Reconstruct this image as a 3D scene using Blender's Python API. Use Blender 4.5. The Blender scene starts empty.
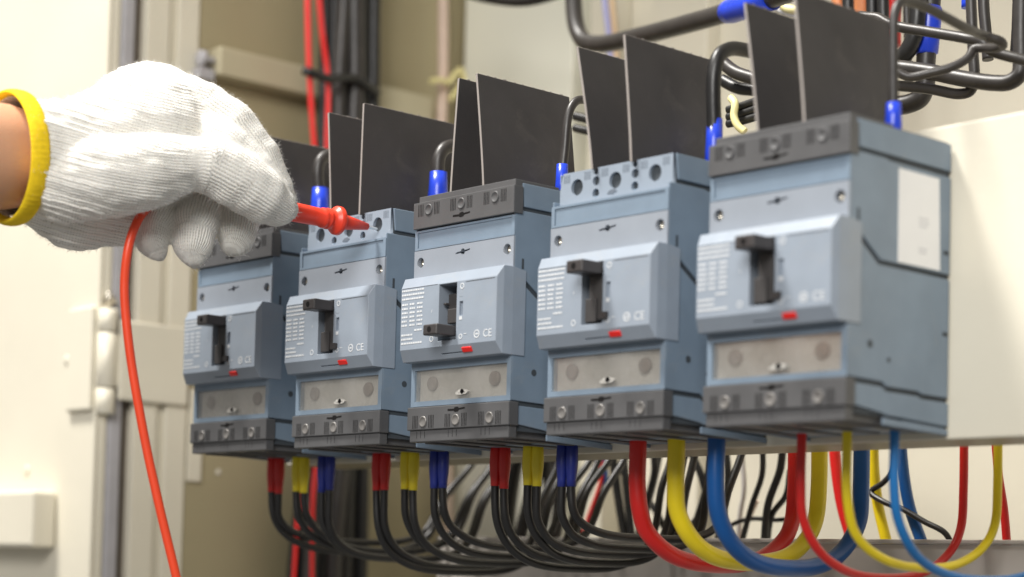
import bpy, bmesh, math, random
from mathutils import Vector, Matrix, noise
random.seed(7)
S = 0.001                                   # everything below is written in millimetres
scn = bpy.context.scene
COL = scn.collection

# ------------------------------------------------------------------ camera (solved from the photograph)
YAW, PITCH, ROLL = .829678533, .0472278355, .025313117
CAM = Vector((760.956, -624.183, -132.356)); FP = 1910.346; CY = 481.043
fw = Vector((-math.sin(YAW)*math.cos(PITCH), math.cos(YAW)*math.cos(PITCH), math.sin(PITCH)))
r0 = Vector((math.cos(YAW), math.sin(YAW), 0)); u0 = r0.cross(fw)
RT = math.cos(ROLL)*r0 + math.sin(ROLL)*u0
UP = -math.sin(ROLL)*r0 + math.cos(ROLL)*u0
def ray(u, v): return fw + RT*((u-512)/FP) - UP*((v-CY)/FP)
def aty(u, v, y): d = ray(u, v); return CAM + d*((y-CAM.y)/d.y)
def atx(u, v, x): d = ray(u, v); return CAM + d*((x-CAM.x)/d.x)
def atd(u, v, D): return CAM + ray(u, v)*D

cd = bpy.data.cameras.new('camera'); cam = bpy.data.objects.new('camera', cd); COL.objects.link(cam)
cam.matrix_world = Matrix(((RT.x, UP.x, -fw.x, CAM.x*S), (RT.y, UP.y, -fw.y, CAM.y*S), (RT.z, UP.z, -fw.z, CAM.z*S), (0, 0, 0, 1)))
cd.sensor_width = 36; cd.lens = FP/1024*36; cd.shift_y = (CY-288.5)/1024
cd.clip_start = .05; cd.clip_end = 50
cd.dof.use_dof = True; cd.dof.focus_distance = .985; cd.dof.aperture_fstop = 5.4
scn.camera = cam

# ------------------------------------------------------------------ materials
def mat(name, col, rough=.5, metal=0., spec=.5, var=.06, vscale=60, bump=0., bscale=800, coat=0., rvar=.08, smudge=0.):
    m = bpy.data.materials.new(name); m.use_nodes = True
    nt = m.node_tree; N = nt.nodes; L = nt.links; b = N['Principled BSDF']
    b.inputs['Metallic'].default_value = metal
    b.inputs['Specular IOR Level'].default_value = spec
    b.inputs['Coat Weight'].default_value = coat
    tc = N.new('ShaderNodeTexCoord')
    nz = N.new('ShaderNodeTexNoise'); nz.inputs['Scale'].default_value = vscale; nz.inputs['Detail'].default_value = 5
    L.new(tc.outputs['Object'], nz.inputs['Vector'])
    cr = N.new('ShaderNodeMapRange'); cr.inputs['From Min'].default_value = .3; cr.inputs['From Max'].default_value = .7
    cr.inputs['To Min'].default_value = 1-var; cr.inputs['To Max'].default_value = 1+var
    L.new(nz.outputs['Fac'], cr.inputs['Value'])
    mx = N.new('ShaderNodeVectorMath'); mx.operation = 'SCALE'; mx.inputs[0].default_value = col
    L.new(cr.outputs['Result'], mx.inputs['Scale']); L.new(mx.outputs['Vector'], b.inputs['Base Color'])
    rr = N.new('ShaderNodeMapRange'); rr.inputs['To Min'].default_value = max(.02, rough-rvar); rr.inputs['To Max'].default_value = min(1, rough+rvar)
    n2 = N.new('ShaderNodeTexNoise'); n2.inputs['Scale'].default_value = vscale*2.3
    L.new(tc.outputs['Object'], n2.inputs['Vector']); L.new(n2.outputs['Fac'], rr.inputs['Value']); L.new(rr.outputs['Result'], b.inputs['Roughness'])
    if smudge:
        n4 = N.new('ShaderNodeTexNoise'); n4.inputs['Scale'].default_value = 38; n4.inputs['Detail'].default_value = 9; n4.inputs['Roughness'].default_value = .72; n4.inputs['Distortion'].default_value = 1.2
        L.new(tc.outputs['Object'], n4.inputs['Vector'])
        m4 = N.new('ShaderNodeMapRange'); m4.inputs['From Min'].default_value = .56; m4.inputs['From Max'].default_value = .74; m4.inputs['To Max'].default_value = smudge
        L.new(n4.outputs['Fac'], m4.inputs['Value'])
        x4 = N.new('ShaderNodeMix'); x4.data_type = 'RGBA'; x4.inputs['B'].default_value = (.42, .38, .31, 1)
        L.new(m4.outputs['Result'], x4.inputs['Factor']); L.new(mx.outputs['Vector'], x4.inputs['A']); L.new(x4.outputs['Result'], b.inputs['Base Color'])
    if bump:
        n3 = N.new('ShaderNodeTexNoise'); n3.inputs['Scale'].default_value = bscale; n3.inputs['Detail'].default_value = 3
        L.new(tc.outputs['Object'], n3.inputs['Vector'])
        bp = N.new('ShaderNodeBump'); bp.inputs['Strength'].default_value = bump; bp.inputs['Distance'].default_value = .0006
        L.new(n3.outputs['Fac'], bp.inputs['Height']); L.new(bp.outputs['Normal'], b.inputs['Normal'])
    return m
M = {}
M['case']   = mat('blue_grey_plastic', (.195, .255, .325), .39, bump=.1, bscale=1500, var=.07, smudge=.22)
M['face']   = mat('lavender_grey_plastic', (.288, .332, .392), .34, bump=.1, bscale=1500, var=.05, smudge=.22)
M['panel']  = mat('grey_panel_plastic', (.285, .315, .36), .38, bump=.06, bscale=1500, var=.04)
M['core']   = mat('shadow_gap_plastic', (.05, .06, .07), .7)
M['dark']   = mat('dark_grey_plastic', (.092, .092, .095), .46, bump=.12, bscale=1800, var=.1, smudge=.14)
M['darkin'] = mat('charcoal_plastic', (.045, .042, .042), .55, var=.1)
M['lever']  = mat('lever_plastic', (.048, .043, .043), .42, var=.12)
M['red']    = mat('red_tag_plastic', (.85, .02, .015), .4)
M['white']  = mat('white_print', (.62, .64, .66), .6)
M['paper']  = mat('white_label_paper', (.88, .88, .88), .6, var=.02)
M['ink']    = mat('grey_ink', (.60, .60, .62), .7)
M['screw']  = mat('screw_metal', (.62, .58, .5), .35, metal=1., var=.15)
M['fibre']  = mat('grey_fibre_board', (.050, .046, .047), .6, bump=.2, bscale=900, var=.16, vscale=25, smudge=.07)
M['fedge']  = mat('cut_board_edge', (.30, .27, .25), .8)
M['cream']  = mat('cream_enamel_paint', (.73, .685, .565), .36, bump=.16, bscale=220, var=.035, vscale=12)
M['creamshade'] = mat('shaded_cream_paint', (.37, .32, .195), .42, bump=.12, bscale=260, var=.03, vscale=12)  # the cabinet's cream with the interior shade put into its colour
M['creamrail'] = mat('shaded_cream_rail_paint', (.50, .45, .31), .42, bump=.1, bscale=260, var=.03, vscale=12)  # same cream as the wall, lighter, shade still put into the colour
M['pale']   = mat('pale_panel_paint', (.80, .79, .68), .45, bump=.08, bscale=260, var=.02, vscale=12)
M['tray']   = mat('grey_trunking_plastic', (.50, .465, .43), .5, var=.05)
M['gasket'] = mat('grey_gasket', (.42, .41, .43), .7)
M['slit']   = mat('dark_gap', (.012, .011, .011), .8, spec=.1)
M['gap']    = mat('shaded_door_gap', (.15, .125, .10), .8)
M['black']  = mat('black_cable_sheath', (.013, .0125, .0125), .40, var=.2, vscale=90, bump=.12, bscale=400)
M['greyc']  = mat('grey_black_cable_sheath', (.035, .031, .029), .42, var=.2, vscale=90, bump=.1, bscale=400)
M['cred']   = mat('red_cable_sheath', (.64, .014, .012), .33, var=.08, bump=.06, bscale=300)
M['cyel']   = mat('yellow_cable_sheath', (.86, .66, .012), .33, var=.06, bump=.06, bscale=300)
M['cblue']  = mat('blue_cable_sheath', (.003, .08, .29), .33, var=.08, bump=.06, bscale=300)
M['clblue'] = mat('light_blue_cable_sheath', (.01, .155, .43), .33, var=.08, bump=.06, bscale=300)
M['bred']   = mat('red_vinyl_boot', (.55, .018, .015), .36, var=.1)
M['byel']   = mat('yellow_vinyl_boot', (.80, .64, .025), .36, var=.1)
M['bblue']  = mat('navy_vinyl_boot', (.014, .026, .21), .34, var=.1)
M['blue']   = mat('bright_blue_vinyl_boot', (.02, .06, .62), .3, var=.1)
M['orange'] = mat('orange_red_lead', (.86, .07, .02), .38, var=.04)
M['probe']  = mat('red_probe_plastic', (.86, .055, .025), .36, var=.04, bump=.05, bscale=500)
M['steel']  = mat('bright_steel', (.75, .74, .72), .2, metal=1.)
M['tie']    = mat('natural_nylon_tie', (.82, .74, .36), .4)
M['beige']  = mat('pale_pink_cable', (.68, .52, .42), .5)
M['greywire'] = mat('pale_grey_wire', (.55, .52, .50), .5)
M['copper'] = mat('orange_busbar_tape', (.62, .22, .08), .5)

def window_mat():
    m = bpy.data.materials.new('clear_dusty_cover'); m.use_nodes = True
    nt = m.node_tree; N = nt.nodes; L = nt.links; N.remove(N['Principled BSDF'])
    out = N['Material Output']
    tr = N.new('ShaderNodeBsdfTransparent'); tr.inputs['Color'].default_value = (.97, .96, .94, 1)
    gl = N.new('ShaderNodeBsdfGlossy'); gl.inputs['Roughness'].default_value = .16
    df = N.new('ShaderNodeBsdfDiffuse'); df.inputs['Color'].default_value = (.74, .72, .68, 1)
    nz = N.new('ShaderNodeTexNoise'); nz.inputs['Scale'].default_value = 70; nz.inputs['Detail'].default_value = 6
    tc = N.new('ShaderNodeTexCoord'); L.new(tc.outputs['Object'], nz.inputs['Vector'])
    mr = N.new('ShaderNodeMapRange'); mr.inputs['From Min'].default_value = .35; mr.inputs['From Max'].default_value = .75
    mr.inputs['To Min'].default_value = .08; mr.inputs['To Max'].default_value = .32
    L.new(nz.outputs['Fac'], mr.inputs['Value'])
    m1 = N.new('ShaderNodeMixShader'); L.new(mr.outputs['Result'], m1.inputs['Fac']); L.new(tr.outputs[0], m1.inputs[1]); L.new(df.outputs[0], m1.inputs[2])
    m2 = N.new('ShaderNodeMixShader'); m2.inputs['Fac'].default_value = .16; L.new(m1.outputs[0], m2.inputs[1]); L.new(gl.outputs[0], m2.inputs[2])
    L.new(m2.outputs[0], out.inputs['Surface'])
    return m
M['window'] = window_mat()

# ------------------------------------------------------------------ mesh helpers
def tag(o, label=None, cat=None, group=None, kind=None):
    if label: o['label'] = label
    if cat: o['category'] = cat
    if group: o['group'] = group
    if kind: o['kind'] = kind
    return o
def empty(name, loc=(0, 0, 0)):
    o = bpy.data.objects.new(name, None); COL.objects.link(o); o.location = Vector(loc)*S; o.empty_display_size = .02
    return o
class MB:
    def __init__(s): s.bm = bmesh.new()
    def box(s, x0, x1, y0, y1, z0, z1):
        vs = [s.bm.verts.new((x, y, z)) for x in (x0, x1) for y in (y0, y1) for z in (z0, z1)]
        for f in ((0, 1, 3, 2), (4, 6, 7, 5), (0, 4, 5, 1), (2, 3, 7, 6), (0, 2, 6, 4), (1, 5, 7, 3)):
            s.bm.faces.new([vs[i] for i in f])
        return vs
    def loft(s, rings, cap=True, smooth=False):
        R = [[s.bm.verts.new(p) for p in r] for r in rings]
        n = len(R[0])
        for a, b in zip(R, R[1:]):
            for i in range(n):
                f = s.bm.faces.new((a[i], a[(i+1) % n], b[(i+1) % n], b[i])); f.smooth = smooth
        if cap:
            s.bm.faces.new(R[0][::-1]); s.bm.faces.new(R[-1])
    def prism_x(s, poly, x0, x1):           # poly in (y, z)
        s.loft([[(x0, y, z) for y, z in poly], [(x1, y, z) for y, z in poly]])
    def cyl(s, c, axis, r, h, seg=24, r2=None):
        c = Vector(c); a = Vector(axis).normalized(); t = a.orthogonal().normalized(); b = a.cross(t)
        r2 = r if r2 is None else r2
        rg = lambda q, rr: [q+(t*math.cos(2*math.pi*i/seg)+b*math.sin(2*math.pi*i/seg))*rr for i in range(seg)]
        s.loft([rg(c, r), rg(c+a*h, r2)], smooth=True)
    def turn(s, p, axis, prof, seg=28):     # prof: (distance along axis, radius)
        p = Vector(p); a = Vector(axis).normalized(); t = a.orthogonal().normalized(); b = a.cross(t)
        s.loft([[p+a*d+(t*math.cos(2*math.pi*i/seg)+b*math.sin(2*math.pi*i/seg))*r for i in range(seg)] for d, r in prof], smooth=True)
    def tube(s, pts, r, seg=14):
        pts = [Vector(p) for p in pts]; rs = r if isinstance(r, (list, tuple)) else [r]*len(pts)
        t0 = (pts[1]-pts[0]).normalized(); nrm = t0.orthogonal().normalized(); rings = []
        for i, p in enumerate(pts):
            t = ((pts[min(i+1, len(pts)-1)]-pts[max(i-1, 0)])).normalized()
            nrm = (nrm-t*nrm.dot(t)).normalized(); b = t.cross(nrm)
            rings.append([p+(nrm*math.cos(2*math.pi*k/seg)+b*math.sin(2*math.pi*k/seg))*rs[i] for k in range(seg)])
        s.loft(rings, smooth=True)
    def plate(s, outer, holes, y0, y1):     # flat plate in (x, z) with openings, thickness y0..y1
        cu = bpy.data.curves.new('tmp', 'CURVE'); cu.dimensions = '2D'; cu.fill_mode = 'BOTH'; cu.extrude = (y1-y0)/2
        for pl in [outer]+holes:
            sp = cu.splines.new('POLY'); sp.points.add(len(pl)-1); sp.use_cyclic_u = True
            for q, (x, z) in zip(sp.points, pl): q.co = (x, z, 0, 1)
        ob = bpy.data.objects.new('tmp', cu); COL.objects.link(ob)
        dg = bpy.context.evaluated_depsgraph_get(); me = bpy.data.meshes.new_from_object(ob.evaluated_get(dg))
        me.transform(Matrix.Translation((0, (y0+y1)/2, 0)) @ Matrix.Rotation(math.pi/2, 4, 'X'))
        s.bm.from_mesh(me)
        bpy.data.objects.remove(ob); bpy.data.curves.remove(cu); bpy.data.meshes.remove(me)
    def text(s, body, size, x, z, y):
        cu = bpy.data.curves.new('tmp', 'FONT'); cu.body = body; cu.size = size; cu.extrude = .06
        ob = bpy.data.objects.new('tmp', cu); COL.objects.link(ob)
        dg = bpy.context.evaluated_depsgraph_get(); me = bpy.data.meshes.new_from_object(ob.evaluated_get(dg))
        me.transform(Matrix.Translation((x, y, z)) @ Matrix.Rotation(math.pi/2, 4, 'X'))
        s.bm.from_mesh(me)
        bpy.data.objects.remove(ob); bpy.data.curves.remove(cu); bpy.data.meshes.remove(me)
    def build(s, name, m, parent=None, origin=(0, 0, 0), bevel=0, seg=2):
        bmesh.ops.recalc_face_normals(s.bm, faces=s.bm.faces[:])
        o3 = Vector(origin)
        for v in s.bm.verts: v.co = (v.co-o3)*S
        me = bpy.data.meshes.new(name); s.bm.to_mesh(me); s.bm.free()
        me.materials.append(m)
        ob = bpy.data.objects.new(name, me); COL.objects.link(ob)
        if parent is not None: ob.parent = parent
        else: ob.location = o3*S
        if bevel:
            b = ob.modifiers.new('edge', 'BEVEL'); b.width = bevel*S; b.segments = seg; b.limit_method = 'ANGLE'; b.angle_limit = math.radians(35)
            b.harden_normals = False
        return ob
def circ(x, z, r, n=22): return [(x+r*math.cos(2*math.pi*i/n), z+r*math.sin(2*math.pi*i/n)) for i in range(n)]
def rect(x0, x1, z0, z1): return [(x0, z0), (x1, z0), (x1, z1), (x0, z1)]
def spline(P, n=10):                        # smooth curve through points
    P = [Vector(p) for p in P]; out = []
    for i in range(len(P)-1):
        p0 = P[i-1] if i else P[0]*2-P[1]; p1, p2 = P[i], P[i+1]; p3 = P[i+2] if i+2 < len(P) else P[-1]*2-P[-2]
        a = lambda p, q: max((q-p).length, 1e-6)**.5
        t0 = 0; t1 = t0+a(p0, p1); t2 = t1+a(p1, p2); t3 = t2+a(p2, p3)
        for k in range(n):
            t = t1+(t2-t1)*k/n
            A1 = p0*((t1-t)/(t1-t0))+p1*((t-t0)/(t1-t0)); A2 = p1*((t2-t)/(t2-t1))+p2*((t-t1)/(t2-t1)); A3 = p2*((t3-t)/(t3-t2))+p3*((t-t2)/(t3-t2))
            B1 = A1*((t2-t)/(t2-t0))+A2*((t-t0)/(t2-t0)); B2 = A2*((t3-t)/(t3-t1))+A3*((t-t1)/(t3-t1))
            out.append(B1*((t2-t)/(t2-t1))+B2*((t-t1)/(t2-t1)))
    return out+[P[-1]]
def copy_tree(o, parent=None):
    c = o.copy(); COL.objects.link(c); c.parent = parent
    for ch in list(o.children): copy_tree(ch, c)
    return c

# ------------------------------------------------------------------ circuit breaker
W = 76.2
def common_parts(root, lever_up, rnd):
    # moulded case: side shells with the stepped parting grooves, front strip
    h = MB()
    caps = [[(6.3, 46.5), (71, 46.2), (71, 58.3), (5.0, 58.3)],
            [(.6, 44.6), (24, 44.6), (27, 43.9), (71, 43.6), (71, .9), (21.8, 1.2), (8.8, 10.2), (.6, 10.2)],
            [(.6, 8.2), (7.3, 8.2), (20.4, -.8), (71, -1.2), (71, -52.8), (52, -52.6), (49, -51.6), (27, -51.4), (24, -49.6), (5.2, -49.2), (.6, -49)],
            [(5.4, -51.4), (24, -51.8), (27, -53.5), (49, -53.7), (52, -54.7), (71.5, -54.9), (71.5, -65.2), (27, -63.4), (24, -62.6), (5.4, -60.6)],
            [(25, -64.4), (71.5, -66.4), (71.5, -69), (25, -67.6)]]
    for pl in caps:
        h.prism_x(pl, 75.1, W); h.prism_x(pl, 0, 1.1)
    h.plate(rect(.05, W-.05, 31.95, 42.1), [rect(2.2, W-2.2, 33.0, 41.0)], 0, 5.8)
    h.box(2.1, W-2.1, .5, 5.6, 32.4, 41.6)
    h.box(1.0, W-1.0, 4.6, 9, 42.2, 45.2)
    # frame below the operating block
    h.plate(rect(.05, W-.05, -49.2, -26.4), [rect(3.0, 73.2, -46.6, -30.6)], 0, 5.5)
    h.box(1.5, 74.7, 8.5, 71.4, 55.5, 57.6)
    h.box(1.5, 74.7, 40, 71.3, -67.3, -64)
    h.build('housing', M['case'], root, bevel=.45)
    c = MB(); c.box(1.0, 75.2, 5.9, 70.8, -63.8, 55.4)
    for y, z, a, b in ((6, 18.3, .7, 2.6), (6.8, -23, .7, 2.6), (68, 10.2, 1.9, .9), (68.2, -25.2, 1.9, .9)):
        c.box(76.1, 76.32, y-a, y+a, z-b, z+b)
    for y, z, r in ((15.2, -34.5, 1.7), (28.2, -40.1, 1.1)):
        c.cyl((76.1, y, z), (1, 0, 0), r, .2, 14)
    c.build('inner_case', M['core'], root)
    # upper front panel with its two cover screws
    p = MB(); slot = [(32.6, 27.6), (34.4, 27.9), (36.6, 28.0), (37.2, 29.2), (39.0, 29.2), (39.6, 28.3), (43.6, 28.8), (43.6, 28.0), (39.8, 27.4), (39.2, 26.3), (37.0, 26.3), (36.5, 27.1), (32.6, 26.8)]
    p.plate(rect(.1, W-.1, 15.2, 31.55), [circ(5.2, 25.3, 2.7), circ(71.4, 25.3, 2.7), slot], -.25, 4.4)
    pn = p.build('front_panel', M['panel'], root, bevel=.25)
    b = MB(); b.box(2, 74, 4.5, 5.7, 16.5, 31); b.build('panel_backing', M['core'], pn)
    for x in (5.2, 71.4):
        s = MB(); s.turn((x, 3.6, 25.3), (0, -1, 0), [(0, 2.3), (1.5, 2.3), (1.9, 1.9), (1.92, .9), (1.1, .8), (1.1, .01)], 18)
        s.build('screw', M['screw'], pn)
    # operating block with a real slot (boolean cut)
    n = MB()
    ring = lambda x0, x1, z0, z1, y: [(x0, y, z0), (x1, y, z0), (x1, y, z1), (x0, y, z1)]
    n.loft([ring(1.3, 74.4, -20.8, 10.9, -9.2), ring(.1, 76.1, -26.8, 16.4, -6.0), ring(-.55, 76.75, -27.0, 16.4, -.4), ring(-.6, 76.8, -27.0, 14.9, 8.0)])
    nose = n.build('operating_block', M['face'], root)
    k = MB(); k.box(31.2, 44.8, -30, 6.5, -18, 10.4); k.box(47.0, 49.6, -30, -7.6, -6.3, .6); k.box(32, 48.2, -30, -6.2, -24.6, -24.1)
    cut = k.build('cut', M['core'])
    cut.parent = root
    bo = nose.modifiers.new('slot', 'BOOLEAN'); bo.object = cut; bo.operation = 'DIFFERENCE'; bo.solver = 'EXACT'
    bv = nose.modifiers.new('edge', 'BEVEL'); bv.width = .7*S; bv.segments = 3; bv.limit_method = 'ANGLE'; bv.angle_limit = math.radians(18)
    bpy.context.view_layer.update()
    dg = bpy.context.evaluated_depsgraph_get(); me = bpy.data.meshes.new_from_object(nose.evaluated_get(dg))
    nose.modifiers.clear(); old = nose.data; nose.data = me; me.name = 'operating_block'; bpy.data.meshes.remove(old)
    cm = cut.data; bpy.data.objects.remove(cut); bpy.data.meshes.remove(cm)
    # printed rating text (illegible rows), marks and icons
    t = MB(); y0, y1 = -9.32, -9.19
    z = 9.6
    row = 0
    while z > -19:
        if row < 3: spans = [(2.0, 19.6)]
        elif row == 9: spans = [(12.5, 18.5)]
        elif row > 9: spans = [(2.2, 11.5 if row < 12 else 19)]
        else: spans = [(2.2, 6.8), (8.4, 12.6), (14.2, 18.6)]
        for a, bb in spans:
            x = a
            while x < bb-.4:
                w = min(rnd.uniform(.7, 2.0), bb-x); t.box(x, x+w, y0, y1, z-.46, z+.46); x += w+.34
        z -= 2.15 if row not in (2, 8) else 2.8
        row += 1
    t.text('CE', 5.4, 65.2, -18.4, y0+.06)
    t.plate(circ(60.6, -16.5, 2.1), [circ(60.6, -16.5, 1.5)], y0, y1)
    t.box(59.6, 61.6, y0, y1, -16.9, -16.1)
    for cx, cz, rr in ((48.9, 8.2, 1.5), (26.2, -16.6, 1.5), (48.6, -16.9, 1.3)):
        t.plate(circ(cx, cz, rr, 16), [circ(cx, cz, rr-.45, 16)], y0, y1)
    t.box(51, 53, y0, y1, -16, -15.6); t.box(25.9, 26.2, y0, y1, -3.2, -1.8); t.box(47.2, 49.4, y0, y1, -8.6, -6.9)
    t.build('printed_text', M['white'], nose)
    t = MB(); t.box(47.1, 49.5, -9.27, -9.19, 3, 3.01); t.box(51.5, 73, -9.29, -9.18, 10.0, 10.25); t.box(2, 30, -9.29, -9.18, 10.75, 10.9)
    t.box(45.0, 48.9, -11.2, -9.0, -16.2, -13.2) if lever_up else None
    t.build('indicator', M['lever'], nose)
    # trip tag on the lower chamfer
    g = MB(); g.box(-3.5, 3.5, -.65, .6, -1.35, 1.35)
    bmesh.ops.transform(g.bm, matrix=Matrix.Translation((52.4, -7.9, -23.4)) @ Matrix.Rotation(math.radians(30), 4, 'X'), verts=g.bm.verts[:])
    g.build('trip_button', M['red'], nose, bevel=.3)
    # lever and its rotor
    r = MB()
    r.box(31.6, 44.4, 2.0, 6.4, -17.6, 10.0)
    if lever_up:
        r.loft([[(33.5, 1.8, -17.5), (42.5, 1.8, -17.5), (42.5, 1.8, 5), (33.5, 1.8, 5)], [(34.5, -7.5, -16.0), (42.5, -7.5, -16.0), (42.5, -7.5, 5.0), (34.5, -7.5, 5.0)]])
        r.box(33, 40, -8.6, -7.4, -17, -6)
    else:
        r.box(33.0, 43.8, -4.4, 1.9, -2.6, 6.0); r.box(35.4, 43.8, -7.0, -4.5, -9.4, -2.0)
        r.box(32, 34, -7, -1, .2, 1.4)
    r.build('lever_rotor', M['darkin'], root, bevel=.4)
    v = MB()
    za, zb = (4.6, 9.9) if lever_up else (-16.3, -11.4)
    yf = -21.5 if lever_up else -20.8
    v.loft([[(33.6, -6, za+.3), (44.3, -6, za+.3), (44.3, -6, zb-.1), (33.6, -6, zb-.1)], [(33.2, -11, za), (44.6, -11, za), (44.6, -11, zb), (33.2, -11, zb)],
            [(32.9, yf+.8, za-.2), (43.6, yf+.8, za-.2), (43.6, yf+.8, zb+.3), (32.9, yf+.8, zb+.3)], [(33.3, yf, za+.1), (43.1, yf, za+.1), (43.1, yf, zb), (33.3, yf, zb)]])
    lv = v.build('toggle_lever', M['lever'], root, bevel=.5)
    hh = MB(); zc = (za+zb)/2; hh.cyl((38.0, yf+.3, zc+.1), (0, -1, 0), 1.5, .42, 18); hh.build('lever_hole', M['slit'], lv)
    # clear window over the rating plug area
    w = MB(); w.box(3.2, 73.0, 3.6, 5.4, -46.4, -30.8)
    wb = w.build('rating_plate', M['pale_plate'], root)
    w = MB(); w.box(3.1, 73.1, .9, 1.6, -46.5, -30.7); w.build('clear_window', M['window'], wb)
    for x in (13.8, 61.3):
        w = MB(); w.turn((x, 3.7, -37.5), (0, -1, 0), [(0, 3.7), (1.5, 3.7), (1.8, 3.3), (1.8, .01)], 20); w.build('plug_screw', M['plugscrew'], wb)
    w = MB(); w.plate([(35, -43.6), (37.5, -42.2), (40, -41.6), (43.5, -42.2), (45, -43.2), (43, -44.3), (39, -44.6), (36, -44.4)], [circ(40.4, -43, 1.0, 12)], -.2, .8); w.box(37.4, 39, -.5, 0, -43.6, -42.4); w.box(42, 43.2, -.5, 0, -43.4, -42.4)
    w.build('window_latch', M['latch'], wb, bevel=.2)
    w = MB(); w.box(38.2, 42.4, -.35, -.22, -43.5, -42.8); w.cyl((40.4, .5, -43), (0, -1, 0), 1.3, .85, 12); w.build('latch_screw', M['slit'], wb)

def cover(root, upper):
    d = MB(); o = 0
    if upper:
        d.box(.0, 77.0, -1.6, 4.6, 42.7, 56.4); d.box(2.0, 75.6, .4, 30, 56.2, 59.8); d.box(1.2, 75.0, 30, 70, 58.4, 59.0)
        kz, sz, vz0, vz1 = 52.0, 46.4, 49.0, 55.2
    else:
        d.box(-.7, 77.0, -1.6, 5.0, -61.4, -49.6); d.box(.4, 76.0, -.5, 5.0, -67.5, -61.3); d.box(3, 73, 5, 38, -67.1, -62.9)
        for i in range(4): d.box(6+i*20, 9+i*20, 5, 60, -68.1, -67)
        kz, sz, vz0, vz1 = -57.2, -51.9, -60.6, -54.0
    # grilles: the shade inside the slots is put in as thin dark inlays
    c = d.build('upper_terminal_cover' if upper else 'lower_terminal_cover', M['dark'], root, bevel=.5)
    q = MB()
    for x in (12.2, 37.6, 63.0):
        for k in range(4):
            for sg in (-1, 1):
                xx = x+sg*(4.6+k*1.15); q.box(xx-.2, xx+.2, -1.68, -1.5, vz0, vz1)
    q.plate([(31.4, sz-.6), (36, sz-.8), (37, sz-1.4), (39.4, sz-1.2), (40, sz-.4), (44.4, sz), (44.4, sz+.8), (40, sz+.5), (39, sz+1.2), (36.8, sz+1.0), (36.2, sz+.3), (31.4, sz+.3)], [], -1.7, -1.5)
    if not upper:
        for i in range(23):
            if i % 8 in (1, 2, 3): q.box(3.0+i*3.1, 3.25+i*3.1, -.56, -.4, -65.6, -62.0)
    q.build('dark_slot_inlays', M['slit'], c)
    for x in (12.2, 37.6, 63.0):
        s = MB(); s.turn((x, -1.4, kz), (0, -1, 0), [(0, 2.9), (.45, 2.9), (.7, 2.7), (.75, 2.3), (.5, 2.1), (.45, .02)], 22)
        s.build('knockout', M['knock'] if not upper else M['dark'], c)
    return c
M['pale_plate'] = mat('dull_aluminium_plate', (.70, .69, .665), .4, metal=.05, var=.26, vscale=34)
M['vent'] = mat('recessed_blue_grey', (.13, .155, .19), .6)
M['latch'] = mat('translucent_latch', (.58, .56, .52), .35, var=.25, vscale=400)
M['plugscrew'] = mat('brown_plug_plastic', (.27, .235, .215), .5)
M['knock'] = mat('scuffed_dark_plastic', (.22, .21, .20), .34, metal=.2, var=.3, vscale=200)

def terminal_block(root):
    p = MB(); holes = []
    for x in (12.7, 38.1, 63.5): holes.append(circ(x, 50.8, 3.95, 30))
    for x in (25.4, 50.8): holes += [circ(x, 52.2, 2.25), circ(x, 46.3, 2.25)]
    out = [(1.2, 43), (74.6, 43), (74.6, 58.4)]
    for x in (50.8, 25.4): out += [(x+1.1, 58.4), (x+1.4, 56.0), (x+.7, 55.1), (x-.7, 55.1), (x-1.4, 56.0), (x-1.1, 58.4)]
    out += [(3.2, 58.4), (1.2, 50)]
    p.plate(out, holes, 4.2, 8.4)
    b = p.build('terminal_block', M['panelblue'], root, bevel=.3)
    q = MB()
    for x in (12.7, 38.1, 63.5):
        for k in range(4):
            for sg in (-1, 1):
                xx = x+sg*(5.2+k*1.15)
                if 2.5 < xx < 73.5 : q.box(xx-.22, xx+.22, 4.1, 4.3, 53.6, 57.4)
    q.plate([(33, 45.0), (37, 44.6), (39.5, 45.8), (37.5, 47.0), (34.5, 46.4)], [], 4.0, 4.3)
    q.build('vent_slots', M['vent'], b)
    q = MB(); q.box(2, 74, 11.5, 12.5, 43, 58); q.build('terminal_well', M['slit'], b)
    for x in (12.7, 38.1, 63.5):
        s = MB(); s.turn((x, 11.4, 50.8), (0, -1, 0), [(0, 3.0), (.8, 3.0), (1, 2.6), (1, 1.4), (.2, 1.3), (.2, .01)], 18); s.build('terminal_screw', M['termscrew'], b)
M['termscrew'] = mat('dull_terminal_screw', (.12, .11, .11), .4, metal=1.)
M['panelblue'] = mat('pale_blue_grey_plastic', (.28, .33, .395), .40, bump=.06, bscale=1500, var=.04)

BXS = [-202.89, -100.59, 0, 102.15, 203.31]
def make_breaker(lever_up, covered, seed):
    root = empty('circuit_breaker')
    common_parts(root, lever_up, random.Random(seed))
    if covered: cover(root, True)
    else: terminal_block(root)
    cover(root, False)
    return root
b_cov = make_breaker(True, True, 1)         # far left; copied for the nearest one
b_open = make_breaker(True, False, 2)
b_down = make_breaker(False, True, 3)
breakers = [b_cov, b_open, b_down, copy_tree(b_open), copy_tree(b_cov)]
blabels = ['grey circuit breaker farthest left under the gloved hand, dark top cover fitted and lever up',
           'open-topped grey circuit breaker touched by the red probe tip, terminal holes showing',
           'grey circuit breaker in the middle of the row, its lever pushed down',
           'open-topped grey circuit breaker with bare terminal holes above thick red, yellow and blue cables',
           'nearest grey circuit breaker at the right end, white sticker on its side']
for b, x, l in zip(breakers, BXS, blabels):
    b.location = (x*S, 0, 0); tag(b, l, 'circuit breaker', 'circuit breakers in a row on the mounting plate')
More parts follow.
